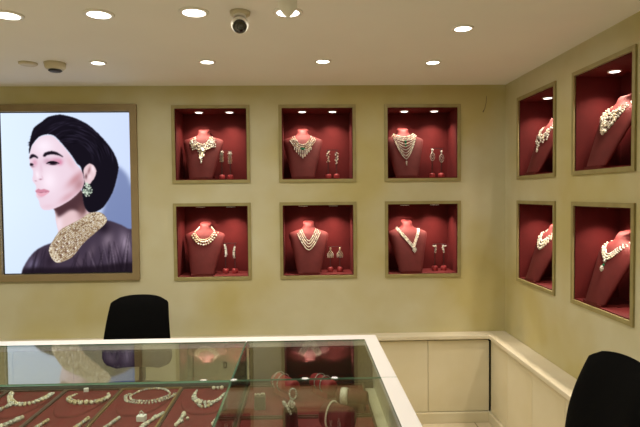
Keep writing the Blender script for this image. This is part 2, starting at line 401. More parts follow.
GEMS = [M_silver, M_gold, M_pearl, M_green, M_dark]
def on_bust(m, x, z, r, mi=0, sc=(1,1,1)):
    # neckline beads stay in front of the shoulder surface
    z = min(z, .330)
    m.bead((x, bust_y(x, z) - r*.45*sc[1], z), r, mi, sc)
def strand(m, a, zt, zb, p, r, mi=0, cx=0, step=1.6, jit=0, tipx=0, mix=None):
    r *= .84; step *= 1.25
    pts = []
    for i in range(201):
        t = -1 + i/100
        pts.append((cx + a*t + tipx*(1-abs(t)), zb + (zt-zb)*abs(t)**p))
    acc = 0; last = pts[0]
    for q in pts:
        acc += math.hypot(q[0]-last[0], q[1]-last[1]); last = q
        if acc >= r*step:
            acc = 0
            rr = r*(1 + random.uniform(-jit, jit))
            on_bust(m, q[0]+random.uniform(-jit,jit)*r, q[1]+random.uniform(-jit,jit)*r, rr, random.choice(mix) if mix else mi)
def collar(kind):
    m = MB(); p = MB(); pend = None
    def neckchain(a, z, mi=0, r=.004):
        for sx in (-1, 1):
            for k in range(5):
                f = k/4
                x = sx*(a + (.045-a)*f); zz = z + (.330-z)*f
                on_bust(m, x, zz, r, mi)
    if kind == 0:      # wide collar and a tassel
        for a, zt, zb in ((.058,.312,.250),(.068,.306,.240),(.077,.298,.230),(.086,.288,.219),(.094,.276,.208)):
            strand(m, a, zt, zb, 4.0, .0062, 0, jit=.35, step=1.7, mix=[0,0,0,1,2])
        for sx in (-1, 1):
            for k in range(10): on_bust(m, sx*random.uniform(.050,.096), random.uniform(.206,.280), random.uniform(.005,.008), 0)
        for k in range(7):
            for x in (-.022,-.013,-.004,.005,.014,.022):
                z = .205 - k*.012
                if abs(x) < .026 - k*.0025: on_bust(p, x+random.uniform(-.002,.002), z, .0055, random.choice([0,0,1]))
        on_bust(p, 0, .205, .014, 0)
        for k in range(3): on_bust(p, 0, .125-k*.008, .006, 0)
        pend = 'tassel'
    elif kind == 1:    # bib with fringe and green centre
        for a, zt, zb in ((.066,.312,.238),(.077,.304,.224),(.088,.293,.211),(.097,.280,.200)):
            strand(m, a, zt, zb, 2.4, .0058, 0, jit=.3, step=1.6, mix=[0,0,1,2])
        for x in (-.06,-.045,-.03,-.015,0,.015,.03,.045,.06):
            zt = .19 + abs(x)**1.5*1.6
            n = int(6 - abs(x)*60)
            for k in range(n): on_bust(m, x, zt - k*.010, .0052, random.choice([0,2]))
        on_bust(p, 0, .205, .011, 3); on_bust(p, -.014, .21, .007, 3); on_bust(p, .014, .21, .007, 3)
        pend = 'green_stone'
    elif kind == 2:    # large v-shaped bib of many strands
        for k in range(3): strand(m, .078+.009*k, .322-.009*k, .292-.014*k, 2.0, .0068, 2, step=1.4, jit=.15, mix=[2,0])
        for k in range(6):
            strand(m, .086-.005*k, .284-.012*k, .238-k*.0225, 1.45, .0050, 0, jit=.1, step=1.8, mix=[0,0,2])
        for k in range(4): on_bust(m, 0, .105-k*.008, .0065-.0008*k, 0)
        on_bust(p, .004, .252, .012, 3, (.8,1,1.3)); on_bust(p, .004, .228, .009, 3)
        pend = 'emerald_stone'
    elif kind == 3:    # round collar of large pale-gold drops
        strand(m, .072, .302, .243, 2.3, .0052, 1, jit=.1)
        strand(m, .082, .298, .228, 2.3, .0085, 1, jit=.1, step=1.7, mix=[1,2])
        strand(m, .097, .290, .208, 2.2, .0088, 2, jit=.1, step=2.0, mix=[2,1])
        neckchain(.07, .302, 2, .006)
    elif kind == 4:    # draped strands of pearls
        for k in range(4):
            strand(m, .054+.0105*k, .312-.008*k, .226-.0215*k, 1.6, .0058, 2, step=1.5, jit=.1, mix=[2,2,0])
    elif kind == 5:    # crossing v bands
        for k in range(3):
            for f in np.linspace(0, 1, 30):
                x = -.088 + (.036+.088)*f + k*.006; z = .305 - (.305-.150)*f + k*.005
                on_bust(m, x, z, .0045, random.choice([0,0,2]))
            for f in np.linspace(0, 1, 22):
                x = .082 - (.082-.030)*f + k*.007 - .007; z = .300 - (.300-.175)*f
                on_bust(m, x, z, .0048, random.choice([0,0,2]))
        for i in range(5):
            for j in range(-2, 3):
                if abs(j) <= 2 - abs(i-2)*.8: on_bust(p, .034+j*.007, .135+i*.008, .0048, 0)
        pend = 'diamond_shaped_pendant'
    elif kind == 6:    # gem collar with drop cluster
        for a, zt, zb in ((.075,.312,.24),(.086,.304,.226),(.097,.292,.214)):
            strand(m, a, zt, zb, 1.9, .0075, 0, jit=.35, step=1.6, mix=[0,0,2])
        for sx in (-1,1):
            for k in range(3): on_bust(m, sx*.075, .235-.014*k, .007, 0)
            for k in range(2): on_bust(m, sx*.045, .205-.014*k, .007, 0)
        for k in range(8): on_bust(p, random.uniform(-.012,.012), .20-k*.009, .0075, 0)
        pend = 'drop_cluster'
    elif kind == 7:    # thick floral bib
        for k in range(6):
            strand(m, .070+.006*k, .322-.008*k, .262-.020*k, 1.5, .0068, 0, jit=.45, step=1.6, mix=[0,0,0,1,2])
        for k in range(26):
            x = random.uniform(-.07,.07); on_bust(m, x, random.uniform(.17,.25)+abs(x)*.5, random.uniform(.006,.011), random.choice([0,2]))
    elif kind == 8:    # overlapping white flakes
        for k in range(3):
            a, zt, zb = .074+.012*k, .314-.012*k, .245-.022*k
            for i in range(15):
                t = -1 + i/7; on_bust(m, a*t, zb+(zt-zb)*abs(t)**1.8, .0095, random.choice([2,0]), (.8,.7,1.15))
    else:              # plain broad collar with a pear drop
        for a, zt, zb in ((.074,.314,.247),(.083,.306,.234),(.092,.296,.222)):
            strand(m, a, zt, zb, 2.0, .0068, 0, jit=.12, step=1.4, mix=[0,0,2])
        on_bust(p, 0, .212, .010, 0); on_bust(p, 0, .192, .007, 3); on_bust(p, 0, .172, .014, 0, (.8,.8,1.25))
        pend = 'pear_drop'
    return m, p, pend

def earring_mesh(kind):
    m = MB(); b = lambda x, z, r, mi=0, sc=(1,1,1): m.bead((x, -.004, z), r, mi, sc)
    if kind == 0:       # stud over a fringe
        b(0,0,.010)
        for k in range(6): b(math.cos(k*PI/3)*.013, math.sin(k*PI/3)*.012, .006)
        for k in range(6):
            for x in (-.010,-.003,.004,.011): b(x+random.uniform(-.001,.001), -.018-k*.010, .0046, random.choice([0,1]))
    elif kind == 1:     # branching clusters
        for k in range(16): b(random.uniform(-.012,.012), -k*.0052, random.uniform(.004,.007), random.choice([0,2]))
    elif kind == 2:     # stud and open oval loops
        b(0,0,.010); b(0,-.014,.006)
        for k in range(20):
            a = 2*PI*k/20; b(.016*math.sin(a), -.050+.028*math.cos(a), .0042)
        for k in range(12):
            a = 2*PI*k/12; b(.007*math.sin(a), -.050+.014*math.cos(a), .0034)
    elif kind == 3:     # long curved feather
        for k in range(14):
            f = k/13; b(.010*math.sin(f*2.6)-.006, -f*.085, .0042+.003*math.sin(f*PI), random.choice([0,2]))
            b(.010*math.sin(f*2.6)+.002, -f*.085, .004, 0)
    elif kind == 4:     # filled teardrop
        b(0,0,.007,1); b(0,-.013,.006,1)
        for r in range(6):
            w = .020*math.sin(min(1,(r+1)/5)*PI*.62)
            for x in np.linspace(-w, w, 2+r if r < 4 else 8-r+1): b(float(x), -.024-r*.0085, .0050, random.choice([1,0,2]))
    elif kind == 5:     # comma shaped
        for k in range(12):
            a = -2.4 + k*.30; b(.013*math.cos(a)-.004, .008-.013*math.sin(-a) if k < 7 else .004-(k-6)*.011, .0062-.0001*k, 2 if k % 2 else 0)
        for k in range(5): b(.006-.0015*k, -.012-k*.009, .0062, 0)
    else:
        for k in range(9): b(.003*math.sin(k), -k*.008, .0062-.0002*k, 0)
        b(0,-.074,.009,0,(.9,.8,1.3))
    return m.mesh('earring', GEMS)

def stand_thing(N, xs, y, h, label):
    cx = sum(xs)/2; w = abs(xs[1]-xs[0])
    t = empty('earring_stand', N.P(cx, y, T+.0005), N.rz); tag(t, label, 'earring stand', 'red earring stands in the niches')
    for s in (-1, 1):
        m = MB(); m.lathe([(.020,0),(.022,.004),(.022,.026),(.017,.034),(.006,.037)], 20, (s*w/2, .012, 0)); m.build('base', M_base, t, True)
        m = MB(); m.box((s*w/2-.0035,.009,.034),(s*w/2+.0035,.014,h)); m.build('post', M_post, t)
    m = MB(); m.box((-w/2-.014,.008,h),(w/2+.014,.015,h+.005)); m.build('crossbar', M_post, t)
    return t
# (where, col, row, wall, bust x, necklace kind, what the necklace looks like, earring x pair, earring top height, earring kind, earring words)
NICHES = [
 ('upper row of the back wall, nearest the portrait', 0,0,'back', .172, 0, 'wide white collar with hanging tassel', (.305,.367), .205, 0, 'fringed white gem earring'),
 ('upper row of the back wall, middle column', 1,0,'back', .148, 1, 'fringed white bib with green centre', (.335,.397), .205, 1, 'branching white gem earring'),
 ('upper row of the back wall, nearest the corner', 2,0,'back', .145, 2, 'v-shaped white bib with an emerald', (.357,.425), .210, 2, 'openwork oval drop earring'),
 ('lower row of the back wall, nearest the portrait', 0,1,'back', .172, 3, 'round collar of large pale gold drops', (.322,.392), .215, 3, 'long curved feather-shaped earring'),
 ('lower row of the back wall, middle column', 1,1,'back', .185, 4, 'draped multi-strand pearl necklace', (.345,.415), .180, 4, 'teardrop cluster earring'),
 ('lower row of the back wall, nearest the corner', 2,1,'back', .171, 5, 'v-shaped white necklace with diamond-shaped end', (.372,.440), .190, 5, 'small comma-shaped pearl earring'),
 ('upper row of the side wall, nearest the corner', 0,0,'side', .190, 6, 'chunky white collar with drop cluster', (.33,.40), .205, 6, 'long white drop earring'),
 ('upper row of the side wall, nearest the viewer', 1,0,'side', .195, 7, 'thick floral white and gold bib necklace', (.340,.41), .215, 6, 'slim white drop earring'),
 ('lower row of the side wall, nearest the corner', 0,1,'side', .190, 8, 'collar of overlapping white flakes', (.33,.40), .190, 0, 'fringed white drop earring'),
 ('lower row of the side wall, nearest the viewer', 1,1,'side', .195, 9, 'broad white collar with pear-shaped drop', (.345,.41), .190, 6, 'white pear drop earring'),
]
for where, col, row, wall, bx, kind, words, ex, eh, ek, ewords in NICHES:
    N = Niche(where, col, row, wall)
    by = .158
    if wall == 'side': bx -= .028; by = .152
    t = empty('necklace_bust', N.P(bx, by, T+.0105), N.rz)
    tag(t, 'leaning red necklace bust, ' + where, 'necklace bust', 'red necklace busts in the niches')
    child('torso', me_bust, t); child('bust_base', me_bplate, t)
    m, p, pend = collar(kind)
    nk = m.build('necklace', GEMS); nk.location = N.P(bx, by, T+.0105); nk.rotation_euler = (0,0,N.rz)
    tag(nk, words + ', ' + where, 'necklace', 'necklaces on the niche busts')
    if pend:
        q = p.build(pend, GEMS, nk)
    stand_thing(N, ex, .13 if row == 0 else .12, eh+.004, 'red two-post earring stand, ' + where)
    for k in (0, 1):
        e_ = bpy.data.objects.new('earring', earring_mesh(ek)); COL.objects.link(e_)
        e_.location = N.P(ex[k], (.13 if row == 0 else .12)+.006, T+eh-.004-.012*k*(ek in (0,1,2,3))); e_.rotation_euler = (0,0,N.rz)
        if k: e_.scale = (-1,1,1)
        tag(e_, ('left ' if k == 0 else 'right ') + ewords + ', ' + where, 'earring', 'earrings hanging in the niches')

# ------------------------------------------------------------ backlit portrait
# The printed picture is painted on a fine grid (units: fractions of the print's own size), one colour per vertex
def portrait(w, h):
    W, H = 292, 364
    yy, xx = np.mgrid[0:H, 0:W].astype(float)
    X, Y = xx + 3, yy + 37
    img = np.zeros((H, W, 3))
    f = (X/290)[..., None]; g = ((Y-37)/362)[..., None]
    img[:] = np.array([222,238,255])*(1-f) + np.array([206,220,250])*f
    img += (np.array([138,156,206]) - img) * np.clip((g-.42)*1.5, 0, 1) * np.clip((f-.6)*3, 0, 1)
    img += (np.array([196,212,246]) - img) * np.clip((g-.55)*.9, 0, 1)*.7
    def blur(a, s):
        if s <= 0: return a
        n = int(s*3)+1; k = np.exp(-.5*(np.arange(-n, n+1)/s)**2); k /= k.sum()
        p = np.pad(a, ((n,n),(0,0)), 'edge'); a = sum(k[i]*p[i:i+H] for i in range(2*n+1))
        p = np.pad(a, ((0,0),(n,n)), 'edge'); return sum(k[i]*p[:, i:i+W] for i in range(2*n+1))
    def smooth(P):
        P = np.array(P, float); n = len(P); out = []
        for i in range(n):
            p0,p1,p2,p3 = P[i-1],P[i],P[(i+1)%n],P[(i+2)%n]
            for t in np.linspace(0,1,6,endpoint=False):
                out.append(.5*((2*p1)+(-p0+p2)*t+(2*p0-5*p1+4*p2-p3)*t*t+(-p0+3*p1-3*p2+p3)*t**3))
        return np.array(out)
    def mask(P, s=.7, sm=True):
        P = smooth(P) if sm else np.array(P, float)
        ins = np.zeros((H,W), bool)
        for i in range(len(P)):
            (x1,y1),(x2,y2) = P[i-1], P[i]
            if y1 == y2: continue
            c = (y1 > Y) != (y2 > Y)
            ins ^= c & (X < (x2-x1)*(Y-y1)/(y2-y1)+x1)
        return blur(ins.astype(float), s)
    def fill(m, col, a=1): 
        mm = (m*a)[..., None]; img[:] = img*(1-mm) + np.array(col, float)*mm
    def blob(cx, cy, rx, ry, col, a=1, ang=0, p=2, clip=None):
        c, s = math.cos(ang), math.sin(ang)
        u = ((X-cx)*c + (Y-cy)*s)/rx; v = (-(X-cx)*s + (Y-cy)*c)/ry
        m = np.exp(-(u*u+v*v)**(p/2))
        if clip is not None: m = m*clip
        fill(m, col, a)
    rng = np.random.RandomState(3)
    # soft blue shade on the backdrop behind the head
    fill(mask([(262,160),(280,172),(292,195),(302,250),(302,330),(225,300),(235,240),(255,200)], 4), (104,118,164), .8)
    # garment
    gm = mask([(40,404),(44,388),(58,365),(77,346),(102,334),(150,320),(200,290),(232,281),(262,289),(283,300),(302,314),(302,420),(40,420)], 1.2)
    fill(gm, (66,54,70))
    blob(238,326,13,20,(140,122,138),.75,.3,2,gm); blob(278,334,13,26,(164,146,166),.85,-.2,2,gm); blob(256,352,9,22,(128,110,128),.7,.1,2,gm)
    blob(66,380,13,16,(124,116,146),.7,.5,2,gm); blob(200,352,9,20,(104,88,102),.6,.4,2,gm); blob(172,376,8,14,(96,80,94),.5,.2,2,gm)
    blob(228,296,16,14,(30,20,30),.8,.6,2,gm); blob(105,372,12,22,(38,28,40),.7,.3,2,gm)
    for _ in range(34):
        x0 = rng.uniform(150, 290); y0 = 372 - (x0-120)*.42 + rng.uniform(0, 26); x1 = x0 + rng.uniform(-22, 22)
        fill(mask([(x0-.4,y0),(x0+.4,y0),(x1+rng.uniform(.8,2.4),398),(x1-1,398)], 1.1, False)*gm, (26,18,28) if rng.rand() < .75 else (150,134,150), rng.uniform(.3,.75))
    for _ in range(10):
        x0 = rng.uniform(70, 112); x1 = x0 - rng.uniform(5, 30)
        fill(mask([(x0-.4,345),(x0+.4,345),(x1+1.5,400),(x1-1.5,400)], 1.2, False)*gm, (30,22,34), .5)
    fill(mask([(40,391),(120,388),(200,386),(302,380),(302,420),(40,420)], 3)*gm, (26,18,26), .8)
    # neck
    nm = mask([(112,240),(175,210),(186,240),(192,258),(206,268),(170,300),(132,316),(125,300),(121,280),(119,258)], 1)
    fill(nm, (226,194,198)); blob(128,290,9,22,(242,222,232),.8,0,2,nm)
    fill(mask([(108,252),(118,250),(142,238),(162,226),(182,206),(192,225),(188,262),(176,262),(160,256),(148,260),(136,268),(126,272),(121,262)], 3)*nm, (66,38,44), .92)
    blob(180,262,10,16,(132,92,92),.7,0,2,nm)
    # hair
    hair = mask([(65,128),(65,117),(68,96),(76,72),(86,63),(95,57),(110,46),(134,41),(150,43),(168,48),(186,56),(201,65),(219,81),(235,98),(249,116),(258,132),(264,148),(266,164),(261,188),(255,208),(249,222),(238,240),(226,254),(208,263),(196,262),(188,252),(184,236),(182,210),(182,165),(171,150),(159,131),(144,112),(135,101),(123,89),(107,85),(88,91),(73,108),(68,122)], .8)
    fill(hair, (22,18,28))
    for _ in range(110):
        a = rng.uniform(-.6, 1.5); r0 = rng.uniform(45, 108); x, y = 160 + r0*math.sin(a), 150 - r0*math.cos(a)
        blob(x, y, rng.uniform(5,15), 1.4, [[50,44,62],[8,6,12],[60,54,76],[38,32,46]][rng.randint(4)], .42, a, 2, hair)
    for _ in range(60):
        t_ = rng.uniform(0, 1); x, y = 66 + 70*t_**1.3, 112 - 70*t_**.62 + rng.uniform(-2,3)
        blob(x, y, rng.uniform(2,4.5), .9, (26,22,34), .75, rng.uniform(-1.6,.2), 2)
    # face
    fm = mask([(66,130),(73,110),(88,93),(107,87),(122,91),(134,103),(144,114),(158,133),(170,152),(182,168),(187,185),(186,200),(178,213),(160,230),(140,243),(116,254),(100,257),(91,254),(86,246),(84,236),(80,228),(77,222),(79,217),(76,212),(79,205),(76,197),(71,190),(71,182),(73,172),(71,164),(66,156),(65,142)], .8)
    fill(fm, (234,210,224))
    blob(98,112,22,18,(250,238,250),.8,0,2,fm); blob(108,190,18,24,(250,234,246),.85,0,2,fm)
    blob(168,186,26,9,(196,138,146),.8,-.75,2,fm); blob(176,200,12,18,(168,112,118),.7,.5,2,fm); blob(150,226,24,8,(206,156,166),.7,-.6,2,fm)
    blob(158,150,8,18,(222,180,190),.6,-.5,2,fm); blob(104,248,14,5,(226,190,204),.5,-.1,2,fm); blob(88,226,7,2.5,(214,172,188),.55,0,2,fm)
    blob(91,160,3.5,13,(222,186,204),.5,-.1,2,fm); blob(82,176,4,9,(252,240,250),.7,-.15,2,fm)
    # eyes, brows, nose, mouth
    blob(124,145,14,7,(196,112,144),.6,-.1,2,fm); blob(134,149,6,6,(206,104,140),.6,0,2,fm); blob(104,146,8,7,(180,130,154),.5,0,2,fm); blob(77,149,6,8,(200,112,142),.45,0,2,fm)
    blob(117,150.5,11,4.4,(34,20,32),1,.06,4,fm); blob(109,151.5,2.6,1.4,(190,170,184),.8,0,3,fm)
    fill(mask([(103,151),(110,146.5),(119,145.5),(128,148),(133,151.5),(127,150.5),(118,149),(109,150.5)], .8), (16,10,20), 1)
    blob(69,153,5,3.4,(28,18,28),1,.1,4,fm); blob(72,158,4,1.5,(90,60,78),.5,0,2,fm)
    fill(mask([(96,133),(100,127),(108,124),(118,123),(130,127),(142,137),(130,132.5),(117,130.5),(106,132),(99,136)], 1), (26,18,28), 1)
    fill(mask([(65,138),(69,131),(76,130),(84,136),(84,139.5),(75,136),(68,140)], 1), (28,20,32), 1)
    blob(89,186.5,3.6,1.8,(160,108,126),.75,0,2,fm); blob(78,190,3,1.4,(176,124,142),.6,.2,2,fm); blob(93,182,2,5,(222,186,202),.6,-.3,2,fm)
    fill(mask([(77,213),(83,208),(89,210),(97,208.5),(109,214),(97,216),(86,216),(79,216)], .9), (204,128,150), .9)
    fill(mask([(79,216),(88,216),(98,216),(108,215),(100,222),(91,225.5),(83,223)], .9), (230,166,184), .9)
    fill(mask([(78,214.8),(88,215.5),(108,214.6),(97,216.6),(86,217)], .7), (140,74,94), .65)
    # ear and earring
    em = mask([(187,166),(192,157),(200,152),(208,155),(214,163),(215,172),(211,184),(205,192),(200,198),(192,198),(188,190)], .8)
    fill(em, (230,200,206)); blob(199,168,3,9,(140,92,98),.7,.3,2,em); blob(208,164,3,9,(248,230,238),.8,-.2,2,em); blob(192,181,3,6,(96,58,64),.8,.1,2,em); blob(200,182,4,5,(244,220,228),.7,.1,2,em)
    for _ in range(80):
        a = rng.uniform(0, 2*PI); r_ = rng.uniform(0,1)**.5
        x, y = 194 + 10.5*r_*math.cos(a), 212 + 14*r_*math.sin(a)
        blob(x, y, 1.8, 1.8, [[236,242,226],[160,180,158],[206,222,204],[84,96,84]][rng.randint(4)], .9, 0, 3)
    blob(193,198,4,4,(206,222,204),.9,0,4)
    # choker
    cm = mask([(104,345),(107,362),(120,376),(140,372),(159,361),(182,333),(211,308),(232,289),(236,276),(222,263),(197,265),(178,277),(149,292),(130,303),(111,330)], .8)
    fill(cm, (146,122,98))
    A_ = np.array([(104,350),(110,331),(129,304),(149,292),(178,277),(197,265),(220,262)], float)
    B_ = np.array([(112,372),(132,378),(158,364),(182,336),(211,311),(232,291),(238,278)], float)
    for i in range(66):
        for j in range(17):
            u = (i+.5*(j%2))/66*6; k_ = min(int(u), 5); t_ = u-k_; v = -.03+1.06*j/16
            p = (A_[k_]*(1-t_)+A_[k_+1]*t_)*(1-v) + (B_[k_]*(1-t_)+B_[k_+1]*t_)*v
            c = [[236,226,202],[204,186,152],[120,92,70],[222,208,180],[246,240,228],[176,150,118]][rng.randint(6)]
            fill(np.exp(-(((X-p[0])**2+(Y-p[1])**2)/2.1)**1.5)*cm, c, .85)
    for x, y in ((122,330),(132,342),(142,352),(118,348),(146,334),(130,360),(160,345),(138,320)):
        blob(x, y, 3.2, 2.4, (92,58,48), .7, .7, 3, cm); blob(x+4, y-2, 2, 2, (255,250,240), .9, 0, 3, cm)
    img_ = np.clip(img/255, 0, 1)
    lin = np.where(img_ <= .04045, img_/12.92, ((img_+.055)/1.055)**2.4)
    xs = np.linspace(0, w, W); zs = np.linspace(h, 0, H)
    gx, gz = np.meshgrid(xs, zs)
    co = np.stack([gx.ravel(), np.zeros(W*H), gz.ravel()], 1)
    a = np.arange(W*H).reshape(H, W)
    F = np.stack([a[1:, :-1].ravel(), a[1:, 1:].ravel(), a[:-1, 1:].ravel(), a[:-1, :-1].ravel()], 1)
    me = bpy.data.meshes.new('picture_print')
    me.from_pydata(co.tolist(), [], F.tolist())
    at = me.color_attributes.new('print', 'FLOAT_COLOR', 'POINT')
    at.data.foreach_set('color', np.concatenate([lin.reshape(-1,3), np.ones((W*H,1))], 1).astype(np.float32).ravel())
    return me
M_print = bpy.data.materials.new('backlit_print'); M_print.use_nodes = True
_nt = M_print.node_tree; _nt.nodes.remove(_nt.nodes['Principled BSDF'])
_a = _nt.nodes.new('ShaderNodeAttribute'); _a.attribute_name = 'print'
_e = _nt.nodes.new('ShaderNodeEmission'); _e.inputs[1].default_value = SCREEN
_nt.links.new(_a.outputs['Color'], _e.inputs[0]); _nt.links.new(_e.outputs[0], _nt.nodes['Material Output'].inputs[0])
pt_ = empty('backlit_portrait', (PX0, YB, PZ0)); tag(pt_, 'backlit portrait of a dark-haired person in a jewelled choker, in a bronze frame', 'light box')
m = MB(); pw, ph = PX1-PX0, PZ1-PZ0; b_ = .049
frame_bars(m, pw-2*b_, ph-2*b_, b_, -.022, .03); fo = m.build('frame', M_pframe, pt_, bevel=.002); fo.location = (b_, 0, b_)
m = MB(); m.box((.041,.024,.041),(pw-.041,.10,ph-.041)); m.build('light_housing', M_blackp, pt_)
pm = portrait(pw-2*b_-.012, ph-2*b_-.012); pm.materials.append(M_print)
po = child('picture', pm, pt_, (b_+.006, .012, b_+.006))
m = MB(); frame_bars(m, pw-2*b_-.012, ph-2*b_-.012, .0058, .005, .02); fo = m.build('inner_bezel', M_blackp, pt_); fo.location = (b_+.006, 0, b_+.006)


# ------------------------------------------------------------ low cabinets, worktop, plinth
WZ = CZ - 1.0
xf, yf = 1.318, 3.715
doors_x = [1.3105, .871, .455, .04, -.375, -.79, -1.205, -1.62, -2.035, -2.45, -2.865]
names = ['nearest the corner', 'second from the corner', 'third from the corner', 'fourth from the corner', 'fifth from the corner', 'sixth from the corner, behind the glass counter',
         'seventh from the corner, left of the black chair', 'eighth from the corner, below the portrait', 'ninth from the corner, at the far left', 'tenth from the corner, outermost left']
def cabinet(x0, x1, y0, y1, side, label, handle=False):
    t = empty('low_cabinet', ((x0+x1)/2, (y0+y1)/2, 0)); tag(t, label, 'cabinet', 'cream cabinets under the wall ledge')
    c = t.location
    g = .0015
    m = MB()
    if side == 'back':
        m.box((x0-c.x+g, y0-c.y+.018, .075), (x1-c.x-g, y1-c.y, WZ-.032)); m.build('carcass', M_cab, t)
        m = MB(); m.box((x0-c.x+g, y0-c.y, .078), (x1-c.x-g, y0-c.y+.017, WZ-.042)); dr = m.build('door', M_cab, t, bevel=.0015)
        if handle:
            hx, hz = -.572-c.x, CZ-1.186
            m = MB(); frame_bars(m, .014, .032, .004, -.004, -.0002); 
            hnd = m.build('lock_plate', M_blackp, dr); hnd.location = (hx, y0-c.y, hz-.017)
    else:
        m.box((x0-c.x+.018, y0-c.y+g, .075), (x1-c.x, y1-c.y-g, WZ-.032)); m.build('carcass', M_cab, t)
        m = MB(); m.box((x0-c.x, y0-c.y+g, .078), (x0-c.x+.017, y1-c.y-g, WZ-.042)); m.build('door', M_cab, t, bevel=.0015)
for i in range(len(doors_x)-1):
    cabinet(doors_x[i+1], doors_x[i], yf, YB-.001, 'back', 'cream low cabinet on the back wall, ' + names[i], handle=(i == 4))
ys = [3.700, 3.40, 3.02, 2.63, 2.24, 1.85]
for i in range(5):
    cabinet(xf, XR-.001, ys[i+1], ys[i], 'side', 'cream low cabinet under the side ledge, ' + ['nearest the corner','second from the corner','third from the corner, left of the black chair','behind the black chair','hidden past the black chair'][i])
m = MB()
X0, X1 = XL+.001, XR-.0005
poly = [(X0,3.690),(1.297,3.690),(1.297,1.85),(X1,1.85),(X1,YB-.0005),(X0,YB-.0005)]
n = len(poly)
m.add([(x,y,WZ-.030) for x,y in poly] + [(x,y,WZ) for x,y in poly], [tuple(reversed(range(n))), tuple(range(n,2*n))] + [(i,(i+1)%n,n+(i+1)%n,n+i) for i in range(n)])
tag(m.build('worktop', M_top, None, bevel=.006, seg=3), 'narrow cream L-shaped ledge running along the back and side walls', 'worktop')
m = MB(); m.box((-2.865, 3.695, .0005), (1.300, YB-.001, .074)); m.box((1.300, 1.85, .0005), (XR-.001, YB-.001, .074))
tag(m.build('plinth', M_cab, None, bevel=.002), 'low cream plinth under the wall cabinets', 'plinth')
m = MB(); m.box((1.3110, 3.716, .0745),(1.3170, 3.76, WZ-.031)); m.box((1.302,3.702,WZ-.047),(1.3170,3.7135,WZ-.0305))
tag(m.build('corner_filler', M_gap), 'dark gap strip where the two runs of cabinets meet', 'filler strip')

# ------------------------------------------------------------ glass counter
GZ = CZ - .725
GT = .006
YN, YR0, YR1 = 2.078, 2.635, 2.72       # joint line / front glass, rear frame
AX0, AX1, AX2 = -.294, .298, .364     # arm: left glass, right frame
YE, XE = .95, -2.60                   # near end of the arm, left end of the run
TZ = CZ - .95 - .022                  # counter deck under the trays
ctr = empty('glass_counter', (0, 0, 0)); tag(ctr, 'L-shaped jewellery counter with white frame and reflecting glass top', 'display counter')
m = MB(); poly = [(XE,YN+.004),(AX0+.004,YN+.004),(AX0+.004,YE),(AX2-.004,YE),(AX2-.004,YR1-.004),(XE,YR1-.004)]; n = len(poly)
m.add([(x,y,.06) for x,y in poly] + [(x,y,TZ) for x,y in poly], [tuple(reversed(range(n))), tuple(range(n,2*n))] + [(i,(i+1)%n,n+(i+1)%n,n+i) for i in range(n)])
m.build('base_cabinet', M_cab, ctr)
poly = [(XE,YN+.05),(AX0+.05,YN+.05),(AX0+.05,YE+.05),(AX2-.05,YE+.05),(AX2-.05,YR1-.05),(XE,YR1-.05)]
m = MB(); m.add([(x,y,.0005) for x,y in poly] + [(x,y,.0595) for x,y in poly], [tuple(reversed(range(n))), tuple(range(n,2*n))] + [(i,(i+1)%n,n+(i+1)%n,n+i) for i in range(n)])
m.build('plinth', M_gap, ctr)
poly = [(XE,YR0),(AX1,YR0),(AX1,YE),(AX2,YE),(AX2,YR1),(XE,YR1)]
m = MB(); m.add([(x,y,GZ-.032) for x,y in poly] + [(x,y,GZ) for x,y in poly], [tuple(reversed(range(n))), tuple(range(n,2*n))] + [(i,(i+1)%n,n+(i+1)%n,n+i) for i in range(n)])
m.build('top_frame', M_white, ctr, bevel=.003)
m = MB(); m.box((AX1+.045, YE, TZ+.0005), (AX2-.004, YR1-.004, GZ-.0325)); m.build('side_board', M_cab, ctr)
def pane(name, a, b, edge_axis):
    # faces across the thin axis are glass, all the rim faces are green edge
    m = MB(); m.box(a, b)
    thin = edge_axis
    for i, f in enumerate(m.f):
        vs = [m.v[k] for k in f]
        const = [ax for ax in range(3) if max(v[ax] for v in vs) - min(v[ax] for v in vs) < 1e-9]
        m.m[i] = 0 if const[0] == thin else 1
    return m.build(name, [M_glass, M_edge], ctr)
pane('glass_top', (XE, YN, GZ-GT+.001), (AX0-.002, YR0+.0-.001, GZ+.001), 2)
pane('glass_top', (AX0+.003, YN, GZ-GT+.001), (AX1-.001, YR0-.001, GZ+.001), 2)
pane('glass_top', (AX0-.002, YE, GZ-GT+.0025), (AX1-.001, YN-.002, GZ+.0025), 2)
m = MB(); m.box((AX1, YN-.0015, GZ-.0005),(AX2, YN+.0005, GZ+.0004)); m.build('frame_joint', M_edge, ctr)
m = MB(); m.box((AX0+.012, YR0+.010, TZ+.031),(AX1+.04, YR0+.028, GZ-.033)); m.build('rear_board', M_rearb, ctr)
pane('front_glass', (XE, YN-.004, TZ+.001), (AX0-.006, YN+.003, GZ-GT), 1)
pane('partition_glass', (AX0-.004, YE, TZ+.001), (AX0+.004, YR0-.01, GZ-GT), 0)
pane('rear_glass', (XE, YR0+.03, TZ+.03), (AX1+.04, YR0+.036, GZ-.033), 1)
m = MB(); m.box((XE, YR0-.005, TZ+.0005), (AX1+.04, YR0+.045, TZ+.030)); m.build('rear_rail', M_gap, ctr)

